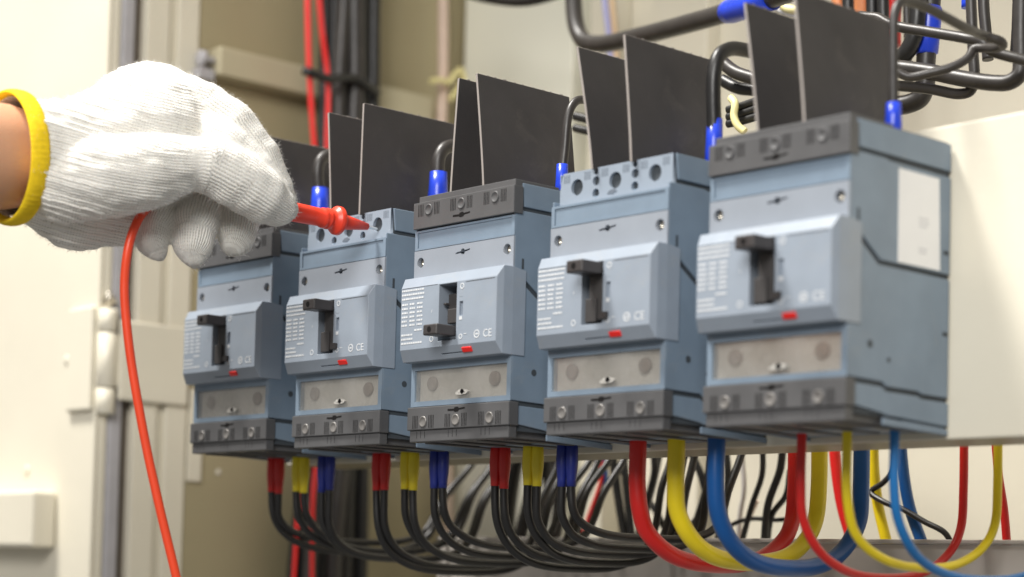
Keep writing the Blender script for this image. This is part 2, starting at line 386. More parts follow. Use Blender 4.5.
# sticker on the side of the nearest one
st = MB(); st.prism_x([(33.4, 1.9), (63.6, 1.9), (62.2, 41.7), (33.2, 41.8)], 76.1, 76.35)
stk = st.build('side_sticker', M['paper'], breakers[4])
rr = random.Random(5); st = MB()
for z in (22.6, 20.9, 19.2, 9.5, 7.9):
    y = 48
    while y < 53:
        w = rr.uniform(.8, 2.2); st.box(76.33, 76.4, y, y+w, z-.4, z+.4); y += w+.5
st.build('sticker_print', M['ink_pale'] if 'ink_pale' in M else M['ink'], stk)

# ------------------------------------------------------------------ phase barriers
leans = {0: (-3, -2), 1: (-5, 1), 2: (4, -7.6), 3: (-12, -6.3), 4: (-9, -7)}
ordn = ['farthest-left breaker', 'breaker the probe touches', 'middle breaker with the lowered lever', 'open-topped breaker beside the nearest', 'nearest breaker']
def make_barrier(lean, ytop):
    r = MB(); y0, y1 = 1.5, 66
    lo = lambda x, yy0: [(x-.65, yy0, 0), (x+.65, yy0, 0), (x+.65, y1, 0), (x-.65, y1, 0)]
    rings = []
    for k in range(7):
        f = k/6; z = 57.4+f*60.2; dx = lean*(f**1.15)
        rings.append([(dx-.6, y0+ytop*f, z), (dx+.6, y0+ytop*f, z), (dx+.6, y1, z), (dx-.6, y1, z)])
    r.loft(rings)
    o = r.build('phase_barrier', M['fibre'], origin=(0, 0, 57.4))
    e = MB()
    e.loft([[(lean-.55, y0+ytop+.2, 117.55), (lean+.55, y0+ytop+.2, 117.55), (lean+.55, y1-.2, 117.55), (lean-.55, y1-.2, 117.55)], [(lean-.45, y0+ytop+.3, 117.85), (lean+.45, y0+ytop+.3, 117.85), (lean+.45, y1-.3, 117.85), (lean-.45, y1-.3, 117.85)]])
    for k in range(9):
        yy = y0+6+k*6.4+random.uniform(-1, 1); e.box(lean-.5, lean+.5, yy, yy+random.uniform(.8, 2), 117.6, 118.0+random.random()*.25)
    e.loft([[(q[0][0]-.05, q[0][1]-.12, q[0][2]), (q[1][0]+.05, q[1][1]-.12, q[1][2]), (q[1][0]+.05, q[1][1]-.02, q[1][2]), (q[0][0]-.05, q[0][1]-.02, q[0][2])] for q in rings])
    e.build('cut_edge', M['fedge'], o, origin=(0, 0, 57.4))
    return o
for bi, x in enumerate(BXS):
    for j, xo in enumerate((25.4, 50.8)):
        o = make_barrier(leans[bi][j], 2.5 if bi == 0 else 0)
        o.location = ((x+xo)*S, 0, 57.4*S)
        tag(o, 'dark grey divider, %s one on the %s' % (('left', 'right')[j], ordn[bi]), 'divider', 'divider sheets on top of the breakers')

# ------------------------------------------------------------------ cabinet and mounting plate
mp = empty('mounting_plate', (300, 72, -70.5))
tag(mp, 'long cream steel plate carrying the row of breakers', 'mounting plate')
o3 = (300, 72, -70.5)
p = MB(); p.box(-207, 640, 72, 74, -70.5, 67.4); p.build('face_sheet', M['cream'], mp, o3, bevel=.8)
p = MB(); p.box(-206, 640, 74.1, 116, -70.3, -68.3); p.box(-206, 640, 114, 116, -68.2, -58); p.build('lower_flange', M['creamshade'], mp, o3, bevel=.8)
p = MB(); p.box(-206, 640, 74.1, 116, 65.2, 67.2); p.build('upper_flange', M['creamshade'], mp, o3, bevel=.8)

cab = empty('electrical_cabinet', (-400, 60, -400))
tag(cab, 'cream enamelled steel cabinet behind the breakers, its door swung open on the left', 'cabinet')
o3 = (-400, 60, -400)
def cpart(name, m, bevel=0):
    def fin(b, par=cab): return b.build(name, m, par, o3, bevel=bevel)
    return fin
w = MB(); w.box(-404, -400, 121, 402, -400, 719); cpart('side_wall', M['creamshade'])(w)
w = MB(); w.box(-404, 800, 402, 406, -400, 719); cpart('back_wall', M['creamshade2'] if 'creamshade2' in M else M['cream'])(w)
w = MB(); w.box(-397, -271, 371, 401, -400, 719); cpart('back_panel', M['pale'], 1.5)(w)
w = MB(); w.box(-262, -238, 380, 401, -400, 719); w.box(-200, -150, 388, 401, -400, 719); cpart('shadow_channel', M['cream'], 1.5)(w)  # channels added to stand in for vertical cable shadows on the wall
w = MB(); w.box(-404, 800, 60, 406, 720, 724); cpart('shade_roof', M['cream'])(w)  # unseen roof, added to keep the upper back wall in shade
# front post seen beside the door
w = MB(); w.box(-420, -399, 78, 97, -400, 719); w.box(-420, -402, 97.2, 103, -400, 719); w.box(-420, -398, 103.2, 121, -400, 719)
post = cpart('front_post', M['cream'], 1.2)(w)
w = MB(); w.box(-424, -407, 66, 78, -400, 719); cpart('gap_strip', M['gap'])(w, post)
# rail along the side wall
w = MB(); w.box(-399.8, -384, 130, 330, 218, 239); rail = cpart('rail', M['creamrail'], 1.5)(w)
w = MB(); w.turn((-392, 129.5, 229), (0, -1, 0), [(0, 3), (8, 3), (8.2, 6.5), (12, 6.5), (12.4, 5.5), (12.4, .1)], 6); w.box(-399.7, -389, 116, 129, 214, 222)
cpart('rail_bolt', M['boltgrey'] if 'boltgrey' in M else M['gasket'], .4)(w, rail)
w = MB(); w.box(-399.8, -397, 122.2, 134, -74, -8); w.turn((-399.8, 150, -66), (1, 0, 0), [(0, 2.4), (1.2, 2.2), (1.3, .1)], 14); cpart('wall_bracket', M['cream'], 1)(w)
# door
w = MB(); w.box(-640, -403, 49.5, 53, -400, 719); w.box(-406.5, -403, 53.1, 60, -400, 719); w.box(-640, -600, 53.1, 62, -400, 719)
door = cpart('door', M['door'] if 'door' in M else M['cream'], 2.2)(w)
w = MB(); w.box(-420, -401.5, 60.2, 70.5, -400, 719); cpart('door_gasket', M['gasket'], 2)(w, door)
w = MB(); w.box(-600, -449.5, 30, 49.3, -124, -84); cpart('door_stiffener', M['cream'], 2.5)(w, door)
w = MB(); w.turn((-443, 49.4, 8.7), (0, -1, 0), [(0, 3.4), (.9, 3.2), (1.4, 2.2), (1.5, .1)], 18); cpart('door_rivet', M['cream'])(w, door); w = MB(); w.turn((-495, 49.4, -68), (0, -1, 0), [(0, 3.4), (.9, 3.2), (1.4, 2.2), (1.5, .1)], 18)
cpart('door_rivet', M['cream'])(w, door)
# hinge
w = MB(); w.box(-437, -404.5, 45.5, 49.4, -29, 44); hl = cpart('hinge', M['cream'], 3)(w)
w = MB(); w.turn((-399.5, 55.5, -31), (0, 0, 1), [(0, 5.6), (.6, 6.4), (17.2, 6.4), (17.8, 5.6)], 24); w.turn((-399.5, 55.5, -12.6), (0, 0, 1), [(0, 5.8), (.6, 6.6), (37.2, 6.6), (37.8, 5.8)], 24); w.turn((-399.5, 55.5, 25.9), (0, 0, 1), [(0, 5.6), (.6, 6.4), (15.4, 6.4), (16, 5.6)], 24)
cpart('hinge_barrel', M['cream'])(w, hl)
w = MB(); w.box(-397.5, -393.6, 62.5, 119, -21, 35); w.box(-399.2, -395, 58, 63, -12, 25); cpart('hinge_leaf', M['cream'], 2.2)(w, hl)
w = MB(); w.turn((-399.5, 55.5, 44.2), (0, 0, 1), [(0, 2.6), (9, 2.6), (9.4, 2)], 14); w.box(-402, -397, 52, 60, 46, 49); cpart('hinge_pin', M['tie2'] if 'tie2' in M else M['screw'])(w, hl)

# trunking
tr = empty('cable_trunking', (200, 185, -170))
tag(tr, 'grey plastic cable trunking running along below the cable loops', 'trunking')
o3 = (200, 185, -170)
w = MB(); w.box(-194, 640, 185, 187.5, -175, -113.2); w.box(-194, 640, 187.6, 230, -175, -172); w.box(-194, 640, 230.1, 232.5, -175, -113.4)
w.build('trough', M['tray'], tr, o3, bevel=.6)
w = MB(); w.box(-194, 640, 183.9, 188.6, -113.1, -110.9); w.build('rim', M['trayrim'] if 'trayrim' in M else M['tray'], tr, o3, bevel=.5)

# ------------------------------------------------------------------ cables
def cable(name, pts, r, m, label, group, cat='cable', n=10, seg=14, boot=None):
    P = spline(pts, n); b = MB(); b.tube(P, r, seg); org = P[0]
    o = b.build(name, m, origin=org); tag(o, label, cat, group)
    if boot:
        for (prof_pts, rads, bm_) in boot:
            q = MB(); q.tube(prof_pts, rads, 18); q.build('boot', bm_, o, org)
    return o
def loop(x, y0, y1, zlow, ztop=-40, zs=-62, zt=-92, lean=0, dx=0, e=.82):
    pts = [(x, y0, zs), (x, y0, (zs+zt)/2), (x, y0, zt)]
    ym = (y0+y1)/2; a = (y1-y0)/2; d = zt-zlow
    for k in range(1, 12):
        t = math.pi*k/12
        pts.append((x+dx*k/12+random.uniform(-.5, .5), ym-a*abs(math.cos(t))**e*(1 if math.cos(t) > 0 else -1), zt-d*abs(math.sin(t))**e))
    pts += [(x+dx, y1+lean*.15, zt+4), (x+dx, y1+lean*.6, (zt+ztop)/2), (x+dx, y1+lean, ztop)]
    return pts
names3 = ('red', 'yellow', 'blue')
where = ['farthest-left breaker', 'second breaker from the left', 'middle breaker']
lows = [(-121.5, -124.5, -126.5), (-132.5, -127.5, -123.5), (-127, -124, -118)]
ends = [(178, 176, 172), (177, 176, 170), (178, 172, 164)]
for bi in range(3):
    for ph in range(3):
        for k in range(2):
            x = BXS[bi]+12.7+25.4*ph+(-2.65, 2.65)[k]
            j = random.uniform(-2, 2)
            pts = loop(x, 51+(0, 1.5)[k], ends[bi][ph]+j+3*k, lows[bi][ph]+(-1.8, 1.8)[k]+random.uniform(-2.5, 3.5), lean=(44, 36, 16)[bi]+random.uniform(-8, 8), zt=-89+random.uniform(-5, 3), dx=random.uniform(-11, 7), e=random.uniform(.62, .78))
            bx_, by_ = x, pts[0][1]
            bp = [(bx_, by_, -64), (bx_, by_, -70), (bx_, by_, -75.5), (bx_, by_, -79), (bx_, by_, -85), (bx_, by_, -87.5-random.uniform(0, 1.5))]
            cable('cable', pts, 2.2, M['black'], 'black cable with %s boot, %s of the pair under the %s' % (names3[ph], ('left', 'right')[k], where[bi]),
                  'black cables looping under the breakers', boot=[(bp, [2.7, 3.15, 3.3, 3.15, 2.5, 2.45], M[('bred', 'byel', 'bblue')[ph]])])
for ph, (mm, y1, zl) in enumerate((('cred', 171, -126.5), ('cyel', 159, -125), ('cblue', 161, -127.5))):
    cable('cable', loop(BXS[3]+12.7+25.4*ph, 50, y1, zl, zt=-88), 4.25, M[mm], 'thick %s cable looping under the breaker next to the nearest one' % names3[ph], 'thick coloured cables')
for ph, (mm, y1, zl) in enumerate((('cred', 177, -131), ('cyel', 168, -126), ('clblue', 190, -131))):
    cable('cable', loop(BXS[4]+12.7+25.4*ph, 50.5, y1, zl, zt=-90), 2.15, M[mm], 'thin %s cable looping under the nearest breaker' % ('red', 'yellow', 'light blue')[ph], 'thin coloured cables')
# cables that drop behind the trunking
def px(pts, dy=0): return [aty(u, v, y+dy) for u, v, y in pts]
G = 'cables dropping behind the trunking'
for nm, pts, r, mm, lb in (
    ('cable', [(833, 420, 205), (836, 465, 205), (842, 505, 206), (852, 540, 208), (862, 570, 210)], 3.2, 'cred2', 'bright red cable dropping behind the trunking beside the thin yellow loop'),
    ('cable', [(873, 420, 206), (874, 470, 206), (878, 505, 207), (886, 540, 208), (892, 570, 210)], 3.0, 'cyel', 'yellow cable dropping behind the trunking beside the dark blue loop'),
    ('cable', [(900, 420, 206), (902, 460, 206), (909, 505, 207), (921, 540, 209), (932, 570, 210)], 3.2, 'cblue', 'dark blue cable dropping behind the trunking beside the light blue loop'),
    ('cable', [(994, 420, 206), (998, 470, 206), (1004, 510, 207), (1007, 545, 208), (1009, 570, 210)], 2.2, 'cred', 'dark red cable dropping behind the trunking at the right end'),
    ('cable', [(895, 440, 205), (893, 470, 205), (884, 482, 203), (871, 492, 201), (884, 502, 200), (902, 509, 202), (925, 522, 204), (945, 533, 206), (952, 545, 208)], 1.6, 'black', 'thin black wire bent to a hook behind the light blue loop')):
    if mm == 'cred2' and 'cred2' not in M: M['cred2'] = mat('bright_red_sheath', (.82, .02, .02), .33)
    cable(nm, px(pts, 36), r*1.03, M[mm], lb, G)
blk = [([(652, 440, 206), (655, 470, 206), (648, 500, 208), (637, 545, 212)], 2.4, 'leftmost, leaning left'), ([(662, 440, 215), (656, 475, 215), (646, 512, 217), (634, 548, 219)], 1.8, 'beside the leftmost'),
       ([(620, 470, 220), (642, 492, 222), (658, 515, 224), (672, 545, 226)], 2.0, 'crossing towards the right'),
       ([(690, 450, 210), (702, 478, 212), (706, 500, 214), (690, 528, 216), (668, 548, 218)], 2.2, 'beside the thick yellow loop, bowed'),
       ([(712, 450, 212), (706, 490, 213), (697, 520, 215), (690, 550, 217)], 2.3, 'behind the thick blue loop'),
       ([(726, 450, 214), (728, 480, 214), (724, 510, 216), (716, 550, 218)], 2.2, 'right of the thick blue loop'),
       ([(763, 450, 210), (762, 475, 210), (752, 505, 212), (741, 545, 214)], 1.7, 'slim, in the gap left of centre'),
       ([(783, 448, 208), (780, 470, 208), (768, 505, 209), (764, 545, 210)], 2.2, 'upright, left of the thick red return'),
       ([(790, 470, 212), (786, 495, 212), (772, 515, 213), (767, 545, 214)], 1.7, 'joining its neighbour at the trunking'),
       ([(712, 545, 222), (730, 526, 222), (750, 519, 221), (775, 520, 218), (790, 519, 216)], 1.3, 'thin, arching sideways over the trunking'),
       ([(612, 450, 215), (617, 490, 215), (626, 545, 216)], 2.6, 'left of the thick red loop'), ([(623, 450, 217), (628, 500, 217), (633, 548, 218)], 2.4, 'half behind the thick red loop')]
for pts, r, t in blk:
    cable('cable', px(pts, 34), r*1.05, M['black'], 'black wire behind the trunking, %s' % t, 'black wires behind the trunking')
for pts, r, mm, t in (([(742, 455, 235), (744, 490, 235), (740, 515, 236), (738, 545, 237)], 1.6, 'greywire', 'pale grey wire hanging behind the trunking in the lit gap'), ([(757, 500, 232), (748, 520, 232), (739, 545, 233)], 1.6, 'beige', 'pale pinkish wire stub behind the trunking')):
    cable('wire', px(pts, 34), r, M[mm], t, None, 'wire')
for pts, mm, t in (([(600, 450, 226), (602, 476, 226), (598, 492, 226), (588, 520, 227), (580, 548, 228)], 'cred2', 'slim red wire twisting down behind the middle breaker'),
                   ([(603, 450, 228), (606, 478, 228), (602, 498, 228), (592, 516, 228), (584, 548, 229)], 'cblue', 'slim blue wire twisting down behind the middle breaker'),
                   ([(597, 450, 230), (596, 476, 230), (590, 490, 230), (579, 515, 230), (582, 540, 230)], 'black', 'slim black wire beside the red and blue twist')):
    cable('wire', px(pts, 30), 1.5, M[mm], t, None, 'wire')
# dark trunk behind the middle breaker's loops
for i, (pts, r) in enumerate([([(520, 440, 215), (512, 480, 215), (507, 520, 216), (505, 577, 217)], 5.5), ([(540, 440, 218), (535, 480, 216), (522, 530, 216), (512, 577, 217)], 4.5), ([(556, 440, 210), (560, 490, 211), (556, 530, 213), (545, 577, 216)], 4.2), ([(545, 440, 222), (548, 490, 222), (540, 540, 222), (530, 577, 222)], 3.4)]):
    cable('cable', px(pts, 34), r*1.05, M['black'], 'thick black cable behind the middle breaker, %s of four' % ('leftmost', 'second from left', 'rightmost', 'third from left')[i], 'thick black cables behind the middle breaker')

# vertical bundle by the side wall
bundle = [(333, 6.8, 'black'), (345, 6.2, 'black'), (356, 7.0, 'greyc'), (366, 6.6, 'black'), (374, 5.0, 'black'), (340, 5.2, 'greyc'), (325, 4.6, 'black'), (350, 7, 'black'), (361, 7, 'black'), (330, 6, 'black')]
for i, (uu, r, mm) in enumerate(bundle):
    a = atx(uu, 60, -374+(i % 3)*7-(10 if i > 6 else 0)); sw = random.uniform(-3, 3)
    pts = [(a.x, a.y, 420), (a.x, a.y+sw, 300), (a.x, a.y, 224), (a.x+1, a.y+sw, 120), (a.x, a.y, -20), (a.x, a.y-6+(a.y-235)*.35, -110), (a.x, a.y-8+(a.y-235)*.5, -260)]
    cable('cable', pts, r, M[mm], 'thick %s cable in the vertical bundle, %s' % (('black', 'grey-black')[mm == 'greyc'], ('second from left of the thick ones', 'fourth from left', 'fifth from left, lighter', 'sixth from left', 'rightmost', 'third from left, lighter', 'leftmost of the thick ones', 'behind the second and fourth', 'behind the fifth', 'behind the leftmost')[i]), 'vertical cables by the side wall')
for us, t in (([(307, -40), (309, 60), (313, 130), (322, 230), (318, 440), (313, 500), (312, 590)], 'red wire down the side wall, left one of the two'), ([(316, -40), (322, 30), (328, 80), (327, 150), (330, 300), (303, 460), (293, 590)], 'red wire down the side wall, right one of the two')):
    cable('wire', [atx(u, v, -352) for u, v in us], [2.2-.9*k/60 for k in range(61)], M['cred2'], t, 'red wires by the side wall', 'wire')
w = MB(); q = [atx(303, 70, -350), atx(312, 73, -346), atx(330, 79, -346), atx(350, 77, -350), atx(366, 84, -350), atx(377, 93, -358)]
w.tube(spline(q, 8), 3.2, 10); tie = w.build('cable_tie', M['black'], origin=q[0]); tag(tie, 'black cable tie around the vertical cable bundle', 'cable tie')
q = [atx(u, v, -380) for u, v in ((443, -40), (443, 80), (441, 150), (446, 300), (448, 577))]
cable('cable', q, 4.2, M['beige'], 'pale pinkish cable running up the back corner of the cabinet', None)
w = MB(); q = [atx(u, v, -370) for u, v in ((431, 81), (440, 80), (449, 82), (455, 74), (461, 70), (464, 80), (456, 92), (450, 100))]; w.tube(spline(q, 8), 2.2, 10); o = w.build('cable_tie', M['tie'], origin=q[0]); tag(o, 'yellowish nylon tie around the pale corner cable', 'cable tie')

# ------------------------------------------------------------------ wires above the breakers
GU = 'wires entering the breaker tops'
def topwire(pts, r, m, label, bootlen=(0, 0), br=None, bm_='blue'):
    P = [Vector(p) for p in pts]; d = (P[1]-P[0]).normalized()
    b0 = P[0]; L = bootlen
    boots = [([b0, b0+d*L*.45, b0+d*L*.6, b0+d*L], [br*.97, br, br*.94, br*.86], M[bm_])] if br else None
    return cable('wire', P, r, m, label, GU, 'wire', boot=boots)
def tw(b, uv, r, m, label, L, br):
    x = BXS[b]+63.5; P = [atx(u, v, x) for u, v in uv]; f = P[0]
    P = [Vector((x, f.y, f.z-12))]+P
    P.append(Vector((x, P[-1].y+22, P[-1].z+.5))); P.append(Vector((x, P[-1].y+60, P[-1].z-3)))
    topwire(P, r, m, label, L, br)
tw(0, [(320, 205), (319, 190), (318, 170), (321, 160), (329, 155)], 3.5, M['greyc'], 'grey-black wire with blue boot rising behind the probe', 22, 5.6)
tw(1, [(438, 192), (438, 174), (439, 158), (444, 149), (453, 146)], 3.7, M['greyc'], 'grey-black wire with blue boot bending over behind the middle breaker', 23, 5.6)
tw(2, [(562, 178), (565, 150), (568, 118), (572, 106), (579, 100)], 2.2, M['greyc'], 'slim grey-black wire with blue boot at the left of the open-topped breaker', 19, 3.4)
tw(3, [(714, 155), (714, 128), (714, 75), (719, 56), (730, 49), (745, 50)], 3.5, M['black'], 'black wire with blue boot bending back beside the nearest breaker', 29, 4.3)
x = BXS[4]+63.5
e = atx(1001, 43, x)
topwire([(x, 46, 57), (x, 46, 72), (x, 45, 100), (x, 45.5, 112), (x, 50, 119), (x, 62, 121), (x, 100, 118)]+[Vector(q) for q in (aty(985, 36, 128), aty(1000, 41, 134), aty(1003, 45, 138), aty(997, 48, 142), aty(984, 48, 146), aty(974, 49, 146), aty(968, 58, 142), aty(952, 67, 136), aty(930, 73, 130), aty(910, 77, 126), aty(899, 73, 124), aty(890, 70, 124))], 2.2, M['greyc'], 'grey wire with blue boot rising and looping back behind the nearest breaker', 17, 3.8)
# thick sleeved cable across the top
GT = 'cables above and behind the breakers'
q = px([(572, -60, 250), (573, -10, 250), (576, 25, 248), (583, 40, 246), (600, 44, 240), (640, 36, 225), (690, 23, 205), (725, 13, 192), (760, 2, 180), (820, -18, 160)])
cable('cable', q, 5.6, M['greyc'], 'thick black cable with a blue sleeve bent across above the barriers', GT, boot=[([aty(727, 12.4, 191.5), aty(733, 10.4, 189), aty(750, 5, 183), aty(772, -2, 176)], [6.4, 7.2, 7.2, 7.0], M['blue'])])
for pts, r, mm, lb in (
    ([(722, 62, 150), (735, 72, 150), (752, 78, 150), (800, 92, 150)], 3.6, 'greyc', 'dark rod-like cable behind the nearest breaker, just under the bent black wire'),
    ([(722, 80, 160), (738, 88, 160), (755, 90, 160), (800, 96, 160)], 3.4, 'black', 'black cable under the rod-like cable behind the nearest breaker'),
    ([(728, 110, 145), (742, 106, 145), (760, 100, 145), (800, 92, 145)], 2.2, 'black', 'top black wire held by the yellow tie'),
    ([(728, 117, 145), (742, 114, 145), (760, 108, 145), (800, 100, 145)], 2.2, 'black', 'middle black wire held by the yellow tie'),
    ([(728, 124, 145), (742, 121, 145), (760, 116, 145), (800, 108, 145)], 2.2, 'black', 'bottom black wire held by the yellow tie'),
    ([(575, 116, 150), (583, 118, 150), (600, 122, 150), (640, 130, 150)], 2.6, 'black', 'upper short black wire behind the left divider of the open-topped breaker'),
    ([(575, 128, 150), (583, 130, 150), (600, 133, 150), (640, 140, 150)], 2.4, 'black', 'lower short black wire behind the left divider of the open-topped breaker'),
    ([(450, -14, 260), (480, -4, 260), (520, 1, 260), (545, -3, 260), (580, -16, 260)], 4.0, 'black', 'black cable sagging into the top edge of the picture'),
    # tangle at the upper right
    ([(860, 16, 150), (868, 17, 150), (878, 18, 150), (892, 25, 150), (930, 32, 150), (965, 38, 150), (982, 42, 150), (990, 50, 152), (1024, 60, 155), (1060, 68, 160)], 2.6, 'greyc', 'grey wire running straight right behind the tall loop'),
    ([(880, 66, 170), (900, 68, 170), (930, 72, 170), (965, 79, 170), (995, 83, 170), (1010, 82, 170), (1019, 75, 171), (1021, 62, 172), (1021, 30, 172), (1022, -30, 172)], 4.0, 'greyc', 'thick grey cable turning up at the right edge'),
    ([(880, 84, 175), (900, 86, 175), (930, 89, 175), (960, 94, 175), (970, 91, 175), (974, 82, 175), (973, 50, 176), (971, 0, 176), (970, -30, 176)], 2.7, 'greyc', 'grey cable turning up beside the blue-sleeved cable'),
    ([(917, -30, 200), (917, 20, 200), (913, 40, 200), (905, 54, 200), (895, 60, 200), (880, 64, 200)], 4.6, 'black', 'thick black cable curving down behind the tall loop'),
    ([(983, -30, 220), (984, 10, 220), (986, 32, 220), (988, 60, 220)], 3.0, 'greyc', 'upright grey cable right of the blue-sleeved cable'),
    ([(1021, -40, 240), (1019, 30, 240), (1017, 60, 240)], 4.0, 'black', 'upright black cable at the right edge of the picture')):
    cable('cable', px(pts), r, M[mm], lb, GT)
q = px([(931, -30, 210), (931, 0, 210), (929, 30, 210), (926, 60, 210), (925, 85, 210), (920, 98, 209), (908, 104, 208), (890, 106, 207)])
cable('cable', q, 5.2, M['greyc'], 'thick dark cable with a long blue sleeve in the upper right tangle', GT, boot=[([aty(930.5, 6, 210), aty(930, 10, 210), aty(928, 34, 210), aty(925.5, 52, 210), aty(925.3, 55, 210)], [5.6, 6.6, 6.4, 6.8, 5.4], M['blue'])])
cable('cable', px([(968, -40, 215), (967, 8, 215)]), 3.0, M['blue'], 'short blue sleeve at the top edge beside the upright grey cable', GT)
for uu, mm, t in ((848, 'black', 'leftmost'), (872, 'black', 'middle'), (883, 'black', 'right')):
    cable('cable', px([(uu, -40, 260), (uu, 0, 260), (uu+1, 40, 260)]), 3.6, M[mm], '%s of three upright black cables peeping over the tall right divider' % t, GT)
for uu, r, mm, t in ((862, 6, 'copper', 'orange-brown upright bar peeping over the tall right divider'), (893, 4.4, 'cred', 'dark red upright cable beside the tall grey loop'), (838, 4, 'copper', 'orange-brown strip left of the upright black cables')):
    cable('cable', px([(uu, -40, 290), (uu, 0, 290), (uu+1, 46, 290)]), r, M[mm], t, GT)
cable('cable', px([(905, -40, 270), (907, 20, 270), (909, 90, 270)]), 2.2, M['greyc'], 'slim grey cable behind the tall loop', GT)
for pts, r, mm, t in (([(602, -30, 330), (606, 10, 330), (609, 32, 330), (612, 80, 330)], 2.4, 'cbl2', 'pale blue wire hanging behind the bent thick cable'), ([(610, -30, 331), (613, 10, 331), (615, 32, 331), (618, 80, 331)], 2.2, 'tan', 'tan wire hanging behind the bent thick cable'),
    ([(770, -20, 230), (776, 4, 230), (784, 10, 230), (800, 14, 230)], 3.2, 'paper', 'white wire end peeping between the two dividers'), ([(776, -20, 226), (781, 3, 226), (786, 8, 226), (800, 10, 226)], 2.4, 'tie', 'yellow wire end peeping between the two dividers')):
    if mm == 'cbl2' and mm not in M: M[mm] = mat('pale_blue_wire', (.38, .38, .62), .5)
    if mm == 'tan' and mm not in M: M[mm] = mat('tan_wire', (.62, .45, .28), .5)
    cable('wire', px(pts), r, M[mm], t, None, 'wire')
q = px([(731, 98, 141), (735, 104, 139.5), (734, 116, 139), (738, 126, 139.5), (745, 132, 141)])
w = MB(); w.tube(spline(q, 8), 2.1, 10); o = w.build('cable_tie', M['tie'], origin=q[0]); tag(o, 'yellowish nylon tie round black wires beside the nearest breaker', 'cable tie')

# ------------------------------------------------------------------ test probe
tip = aty(378, 228.8, 2.5); grip = atd(268, 206.8, 972)
ax = (grip-tip).normalized(); Lp = (grip-tip).length
pr = empty('test_probe', tip); tag(pr, 'red test probe held in the gloved hand, tip in a terminal hole', 'test probe')
w = MB(); w.turn(tip, ax, [(0, .25), (1.2, .9), (7.5, 1.05), (9, 1.05)], 14); w.build('metal_tip', M['steel'], pr, tip)
def atpx(u): # distance from tip along the axis at pixel column u
    lo, hi = 0., 200.
    for _ in range(50):
        m = (lo+hi)/2; p = tip+ax*m; d = p-CAM; uu = 512+FP*d.dot(RT)/d.dot(fw)
        if uu > u: lo = m
        else: hi = m
    return lo
s = atpx
w = MB(); w.turn(tip, ax, [(s(367.8), .9), (s(367.4), 1.8), (s(348), 3.7), (s(342), 4.2), (s(340.5), 4.6), (s(339.9), 7.0), (s(338.9), 7.6), (s(335.8), 7.6), (s(334.6), 7.1), (s(332.8), 5.4), (s(331), 5.0), (s(329.5), 4.8), (s(328.5), 5.4), (s(326.5), 5.6), (s(325.4), 4.9), (s(324.3), 5.3), (s(321.6), 5.3), (s(320.8), 4.7), (s(310), 4.85), (s(285), 5.1), (s(255), 5.5), (s(254), 3)], 32)
w.build('probe_body', M['probe'], pr, tip)
lead = [grip+ax*8, atd(215, 192, 965), atd(170, 200, 955), atd(148, 208, 938), atd(137, 222, 926), atd(129, 245, 922), atd(124.5, 285, 922), atd(129, 345, 922), atd(143, 430, 922), atd(159, 505, 922), atd(177, 580, 922), atd(190, 640, 922)]
w = MB(); w.tube(spline(lead, 12), 2.2, 16); w.build('test_lead', M['orange'], pr, tip)

# ------------------------------------------------------------------ gloved hand
def H(u, v, c): return atd(u, v, 912+.2*u-c)
def PXR(r, u=100, c=0): return r*(912+.2*u-c)/FP
chains = {   # name: list of (u, v, c, radius px)
 'cuff':  [(0, 156, 8, 61), (20, 157, 5, 60), (45, 160, 2, 60), (80, 162, 0, 62), (112, 152, -2, 66), (145, 140, -4, 70)],
 'back':  [(110, 128, -14, 36), (136, 108, -14, 43), (152, 102, -14, 41), (182, 117, -12, 40), (205, 128, -8, 36)],
 'heel':  [(40, 185, -8, 42), (78, 207, -10, 44), (108, 212, -12, 34), (140, 222, -8, 24)],
 'thenar': [(66, 182, 14, 40), (105, 176, 24, 41), (140, 174, 27, 40), (172, 166, 27, 31), (190, 163, 26, 27)],
 'thumb': [(188, 163, 26, 27), (212, 166, 27, 29), (238, 180, 27, 30), (262, 196, 25, 27), (277, 206, 22, 20), (284, 208, 20, 14)],
 'index': [(175, 100, -6, 30), (205, 108, 0, 26), (232, 128, 5, 27), (254, 156, 8, 25), (272, 184, 10, 20), (283, 196, 12, 13)],
 'web': [(196, 138, 10, 27), (225, 150, 18, 26), (252, 172, 21, 23), (272, 190, 20, 19)],
 'middle': [(200, 120, -34, 28), (245, 158, -40, 25), (246, 196, -26, 24), (238, 222, -10, 22), (236, 236, -4, 20), (234, 242, -2, 15)],
 'ring':  [(185, 130, -40, 28), (205, 175, -38, 26), (200, 208, -14, 24), (194, 228, 2, 23.5), (192, 244, 6, 20), (193, 254, 7, 14), (194, 260, 7, 9)],
 'little': [(140, 150, -40, 28), (165, 185, -32, 24), (162, 212, -10, 20), (154, 228, 0, 19), (152, 240, 3, 17), (157, 250, 4, 11), (160, 255, 4, 7)],
}
hb = bmesh.new(); segs = []
for nm, ch in chains.items():
    P = [(H(u, v, c), PXR(r, u, c)) for u, v, c, r in ch]
    run = 0.
    for (p, r), (q, t) in zip(P, P[1:]):
        segs.append((nm, p, q, r, t, run)); run += (q-p).length; n = max(2, int((q-p).length/min(r, t)*5))
        for k in range(n+1):
            f = k/n; bmesh.ops.create_icosphere(hb, subdivisions=3, radius=r+(t-r)*f, matrix=Matrix.Translation(p+(q-p)*f))
me = bpy.data.meshes.new('glove_raw')
for v in hb.verts: v.co *= S
hb.to_mesh(me); hb.free()
raw = bpy.data.objects.new('glove_raw', me); COL.objects.link(raw)
rm = raw.modifiers.new('r', 'REMESH'); rm.mode = 'VOXEL'; rm.voxel_size = .0010
sm = raw.modifiers.new('s', 'SMOOTH'); sm.factor = .5; sm.iterations = 9
bpy.context.view_layer.update()
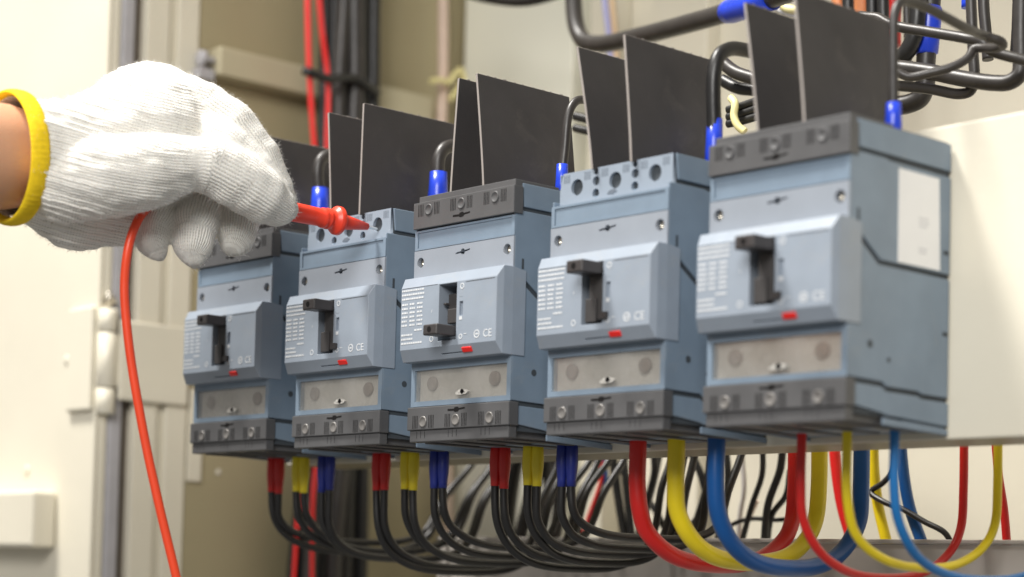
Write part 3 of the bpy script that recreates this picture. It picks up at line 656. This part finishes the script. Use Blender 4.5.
dg = bpy.context.evaluated_depsgraph_get(); gme = bpy.data.meshes.new_from_object(raw.evaluated_get(dg)); gme.name = 'glove'
bpy.data.objects.remove(raw); bpy.data.meshes.remove(me)
# open the cuff where the hem sits, so the wrist comes out of it
cen = H(6, 157, 4); adir = (RT*-.77 - fw*.64 - UP*.03).normalized()
gb = bmesh.new(); gb.from_mesh(gme)
bmesh.ops.bisect_plane(gb, geom=gb.verts[:]+gb.edges[:]+gb.faces[:], plane_co=cen*S, plane_no=adir, clear_outer=True)
gb.to_mesh(gme); gb.free()
# wrinkles plus knit coordinates, vertex by vertex
at_ = gme.attributes.new('knit', 'FLOAT_VECTOR', 'POINT'); vals = []
newco = []
nrm = [v.normal.copy() for v in gme.vertices]
camdir = -fw
for i, v in enumerate(gme.vertices):
    p = v.co/S; best = None; gbest = {}
    for nm, a, b, ra, rb, rn in segs:
        d = b-a; f = max(0, min(1, (p-a).dot(d)/d.length_squared)); q = a+d*f; rr_ = ra+(rb-ra)*f
        e = (p-q).length-rr_; g_ = 'palm' if nm in ('cuff', 'back', 'heel', 'thenar') else nm
        if e < gbest.get(g_, 99): gbest[g_] = e
        if best is None or e < best[0]: best = (e, nm, a, d, f, rr_, q, rn)
    e, nm, a, d, f, rr_, q, rn = best
    g_best = 'palm' if nm in ('cuff', 'back', 'heel', 'thenar') else nm
    es_ = sorted(gbest.values()); wt = max(0, min(1, (es_[1]-es_[0])/3.0))
    dd = p-CAM; dep = dd.dot(fw); u = 512+FP*dd.dot(RT)/dep; vv = CY-FP*dd.dot(UP)/dep
    cuffness = max(0, min(1, (140-u)/70))
    if nm in ('thumb', 'web', 'index', 'middle', 'ring', 'little'):
        t = d.normalized(); n0 = (camdir-t*camdir.dot(t)).normalized(); b0 = t.cross(n0); w_ = p-q
        th = math.atan2(w_.dot(b0), w_.dot(n0)); vals += [rn+(p-a).dot(t), th*12.5, wt]
        cuffness = 0
    else:
        s_ = (u-10)*.5+(vv-150)*.12; t_ = (vv-150)*.5-(u-60)*.14+((u-60)/100)**2*4*(1 if vv > 150 else .2)
        vals += [s_, t_*1.15, wt]
    disp = noise.noise(p*.045)*1.1+noise.noise(p*.12)*.6
    if g_best == 'palm': disp += wt*(1.0*noise.noise(Vector((vals[-3]*.03, vals[-2]*.14, 7)))+.5*noise.noise(Vector((vals[-3]*.06, vals[-2]*.3, 1))))
    else: disp += wt*.55*noise.noise(Vector((vals[-3]*.16, vals[-2]*.05, 9)))
    if u < 46: cuffness *= max(0, (u-26)/20)
    if cuffness > 0:
        disp += cuffness*.4*math.sin(vals[-2]/3.6*2*math.pi)+cuffness*.3*noise.noise(Vector((vals[-3]*.05, vals[-2]*.3, 3)))*2
    if u < 50: disp = disp*max(0, (u-24)/26)-.5*max(0, (50-u)/50)
    newco.append(v.co+nrm[i]*disp*S)
for v, c in zip(gme.vertices, newco): v.co = c
at_.data.foreach_set('vector', vals)
for pl in gme.polygons: pl.use_smooth = True

def glove_mat():
    m = bpy.data.materials.new('white_knit_cotton'); m.use_nodes = True
    nt = m.node_tree; N = nt.nodes; L = nt.links; b = N['Principled BSDF']
    b.inputs['Roughness'].default_value = .95; b.inputs['Specular IOR Level'].default_value = .15
    b.inputs['Sheen Weight'].default_value = .35; b.inputs['Sheen Roughness'].default_value = .6
    b.inputs['Subsurface Weight'].default_value = .3; b.inputs['Subsurface Radius'].default_value = (.004, .0035, .003)
    at = N.new('ShaderNodeAttribute'); at.attribute_name = 'knit'
    sp = N.new('ShaderNodeSeparateXYZ'); L.new(at.outputs['Vector'], sp.inputs[0])
    def math_(op, a, bb=None):
        n = N.new('ShaderNodeMath'); n.operation = op
        for k, x in enumerate((a, bb)):
            if x is None: continue
            if isinstance(x, (int, float)): n.inputs[k].default_value = x
            else: L.new(x, n.inputs[k])
        return n.outputs[0]
    nz = N.new('ShaderNodeTexNoise'); nz.inputs['Scale'].default_value = .35; L.new(at.outputs['Vector'], nz.inputs['Vector'])
    wob = math_('MULTIPLY', nz.outputs['Fac'], 3.0)
    wale = math_('SINE', math_('ADD', math_('MULTIPLY', sp.outputs['Y'], 2*math.pi/1.75), wob))
    course = math_('SINE', math_('ADD', math_('MULTIPLY', sp.outputs['X'], 2*math.pi/1.5), math_('MULTIPLY', wale, .8)))
    hgt = math_('MULTIPLY', math_('ADD', math_('MULTIPLY', wale, .6), math_('MULTIPLY', course, .14)), sp.outputs['Z'])
    tc = N.new('ShaderNodeTexCoord'); fz = N.new('ShaderNodeTexNoise'); fz.inputs['Scale'].default_value = 1400; fz.inputs['Detail'].default_value = 4; L.new(tc.outputs['Object'], fz.inputs['Vector'])
    hgt = math_('ADD', hgt, math_('MULTIPLY', fz.outputs['Fac'], 1.2))
    bp = N.new('ShaderNodeBump'); bp.inputs['Strength'].default_value = .7; bp.inputs['Distance'].default_value = .0006
    L.new(hgt, bp.inputs['Height']); L.new(bp.outputs['Normal'], b.inputs['Normal'])
    # open stitches: little holes between the loops where the knit is stretched
    ho = math_('MULTIPLY', math_('LESS_THAN', wale, -.72), math_('LESS_THAN', course, -.55))
    n2 = N.new('ShaderNodeTexNoise'); n2.inputs['Scale'].default_value = 70; L.new(tc.outputs['Object'], n2.inputs['Vector'])
    ho = math_('MULTIPLY', ho, math_('MULTIPLY', math_('MULTIPLY', sp.outputs['Z'], math_('GREATER_THAN', n2.outputs['Fac'], .47)), .75))
    mx = N.new('ShaderNodeMix'); mx.data_type = 'RGBA'; L.new(ho, mx.inputs['Factor'])
    mx.inputs['A'].default_value = (.91, .885, .825, 1); mx.inputs['B'].default_value = (.30, .26, .2, 1)
    ml = N.new('ShaderNodeMapRange'); ml.inputs['From Min'].default_value = -1; ml.inputs['From Max'].default_value = .2; ml.inputs['To Min'].default_value = .84; ml.inputs['To Max'].default_value = 1.0
    L.new(wale, ml.inputs['Value']); sc_ = N.new('ShaderNodeVectorMath'); sc_.operation = 'SCALE'; L.new(mx.outputs['Result'], sc_.inputs[0]); L.new(ml.outputs['Result'], sc_.inputs['Scale'])
    L.new(sc_.outputs['Vector'], b.inputs['Base Color'])
    return m
M['glove'] = glove_mat()
def skin_mat():
    m = mat('tan_skin', (.66, .36, .22), .48, var=.08, vscale=45, bump=.25, bscale=900)
    b = m.node_tree.nodes['Principled BSDF']; b.inputs['Subsurface Weight'].default_value = .15; b.inputs['Subsurface Radius'].default_value = (.008, .003, .0015)
    return m
M['skin'] = skin_mat(); M['hem'] = mat('yellow_knit_hem', (.92, .64, .02), .85, spec=.2, var=.1, vscale=300, bump=.6, bscale=1500)
# forearm: the bare wrist coming in from the left and towards the viewer
cen = H(6, 157, 4); adir = (RT*-.77 - fw*.64 - UP*.03).normalized()
rA = PXR(61, 8, 4)
sk = MB(); seg_ = 48; t1 = UP-adir*UP.dot(adir); t1.normalize(); t2 = adir.cross(t1)
rings = []
for dist, ra, rb in ((-20, .70, .62), (-8, .80, .72), (0, .86, .80), (12, .88, .82), (30, .93, .86), (60, 1.0, .92), (110, 1.12, 1.02), (170, 1.25, 1.15), (230, 1.3, 1.2)):
    c = cen+adir*dist
    rings.append([c+t1*(math.cos(2*math.pi*k/seg_)*rA*ra)+t2*(math.sin(2*math.pi*k/seg_)*rA*rb) for k in range(seg_)])
sk.loft(rings, smooth=True)
person = sk.build('person', M['skin'], origin=cen)
tag(person, 'arm of a person in a white knitted glove with yellow hem, pinching the red probe', 'person')
gl = bpy.data.objects.new('glove', gme); COL.objects.link(gl); gl.parent = person; gl.matrix_parent_inverse = Matrix.Translation(-cen*S)
gme.materials.append(M['glove'])
hm = MB(); nseg = 220; nr = 12; grid = []
for i in range(nseg):
    th = 2*math.pi*i/nseg; rib = 1+.3*abs(math.sin(th*38))*(.8+.4*math.sin(th*7))
    o_ = t1*math.cos(th)+t2*math.sin(th); base = cen+t1*(math.cos(th)*rA*1.055)+t2*(math.sin(th)*rA*1.03)
    ring_ = []
    for k in range(nr):
        ph = 2*math.pi*k/nr; ring_.append(base+adir*(math.cos(ph)*4.9-3.4)+o_*(math.sin(ph)*1.5*rib))
    grid.append([hm.bm.verts.new(p) for p in ring_])
for i in range(nseg):
    for k in range(nr):
        f = hm.bm.faces.new((grid[i][k], grid[i][(k+1) % nr], grid[(i+1) % nseg][(k+1) % nr], grid[(i+1) % nseg][k])); f.smooth = True
hm.build('hem', M['hem'], gl, cen)
gl.children[0].matrix_parent_inverse = Matrix.Translation(cen*S)
# cotton fuzz
fz = MB(); rnd = random.Random(3); polys = gme.polygons; npol = len(polys)
for _ in range(9000):
    pl = polys[rnd.randrange(npol)]; p = pl.center/S; n = pl.normal
    d = (n+Vector((rnd.gauss(0, .55), rnd.gauss(0, .55), rnd.gauss(0, .55)))).normalized()
    L_ = rnd.uniform(.8, 3.0); w_ = d.orthogonal().normalized()*.05; w2 = d.cross(w_)
    bend = Vector((rnd.gauss(0, .4), rnd.gauss(0, .4), rnd.gauss(0, .4)))
    m_ = p+d*L_*.5; e_ = p+d*L_+bend*L_*.5
    a_ = [fz.bm.verts.new(q) for q in (p+w_, p-w_*.5+w2, p-w_*.5-w2)]; c_ = [fz.bm.verts.new(q) for q in (m_+w_, m_-w_*.5+w2, m_-w_*.5-w2)]; tp = fz.bm.verts.new(e_)
    for k in range(3):
        fz.bm.faces.new((a_[k], a_[(k+1) % 3], c_[(k+1) % 3], c_[k])); fz.bm.faces.new((c_[k], c_[(k+1) % 3], tp))
M['fuzz'] = mat('cotton_fibre', (.80, .78, .74), .9, spec=.1, var=.02)
fo = fz.build('cotton_fuzz', M['fuzz'], gl, cen); fo.matrix_parent_inverse = Matrix.Translation(cen*S); fo['kind'] = 'stuff'

# ------------------------------------------------------------------ light: ceiling lamp of the workshop, an added front fill and soft room light
wd = bpy.data.worlds.new('World'); scn.world = wd; wd.use_nodes = True
bg = wd.node_tree.nodes['Background']; bg.inputs['Color'].default_value = (1, .97, .92, 1); bg.inputs['Strength'].default_value = .24
def area(name, loc, target, size, power, col):
    l = bpy.data.lights.new(name, 'AREA'); l.size = size; l.energy = power; l.color = col
    o = bpy.data.objects.new(name, l); COL.objects.link(o); o.location = Vector(loc)
    o.rotation_euler = (Vector(target)-Vector(loc)).to_track_quat('-Z', 'Y').to_euler()
    return o
area('ceiling_lamp', (-.68, -.85, 2.4), (0, 0, 0), .5, 146, (1, .965, .91))
area('fill_lamp', (1.15, -1.75, .95), (0, .05, 0), .9, 46, (1, .98, .95))  # added fill from the front right, not a fixture of the room
scn.view_settings.view_transform = 'Standard'; scn.view_settings.look = 'None'; scn.view_settings.exposure = 0; scn.view_settings.gamma = 1
scn.cycles.max_bounces = 8
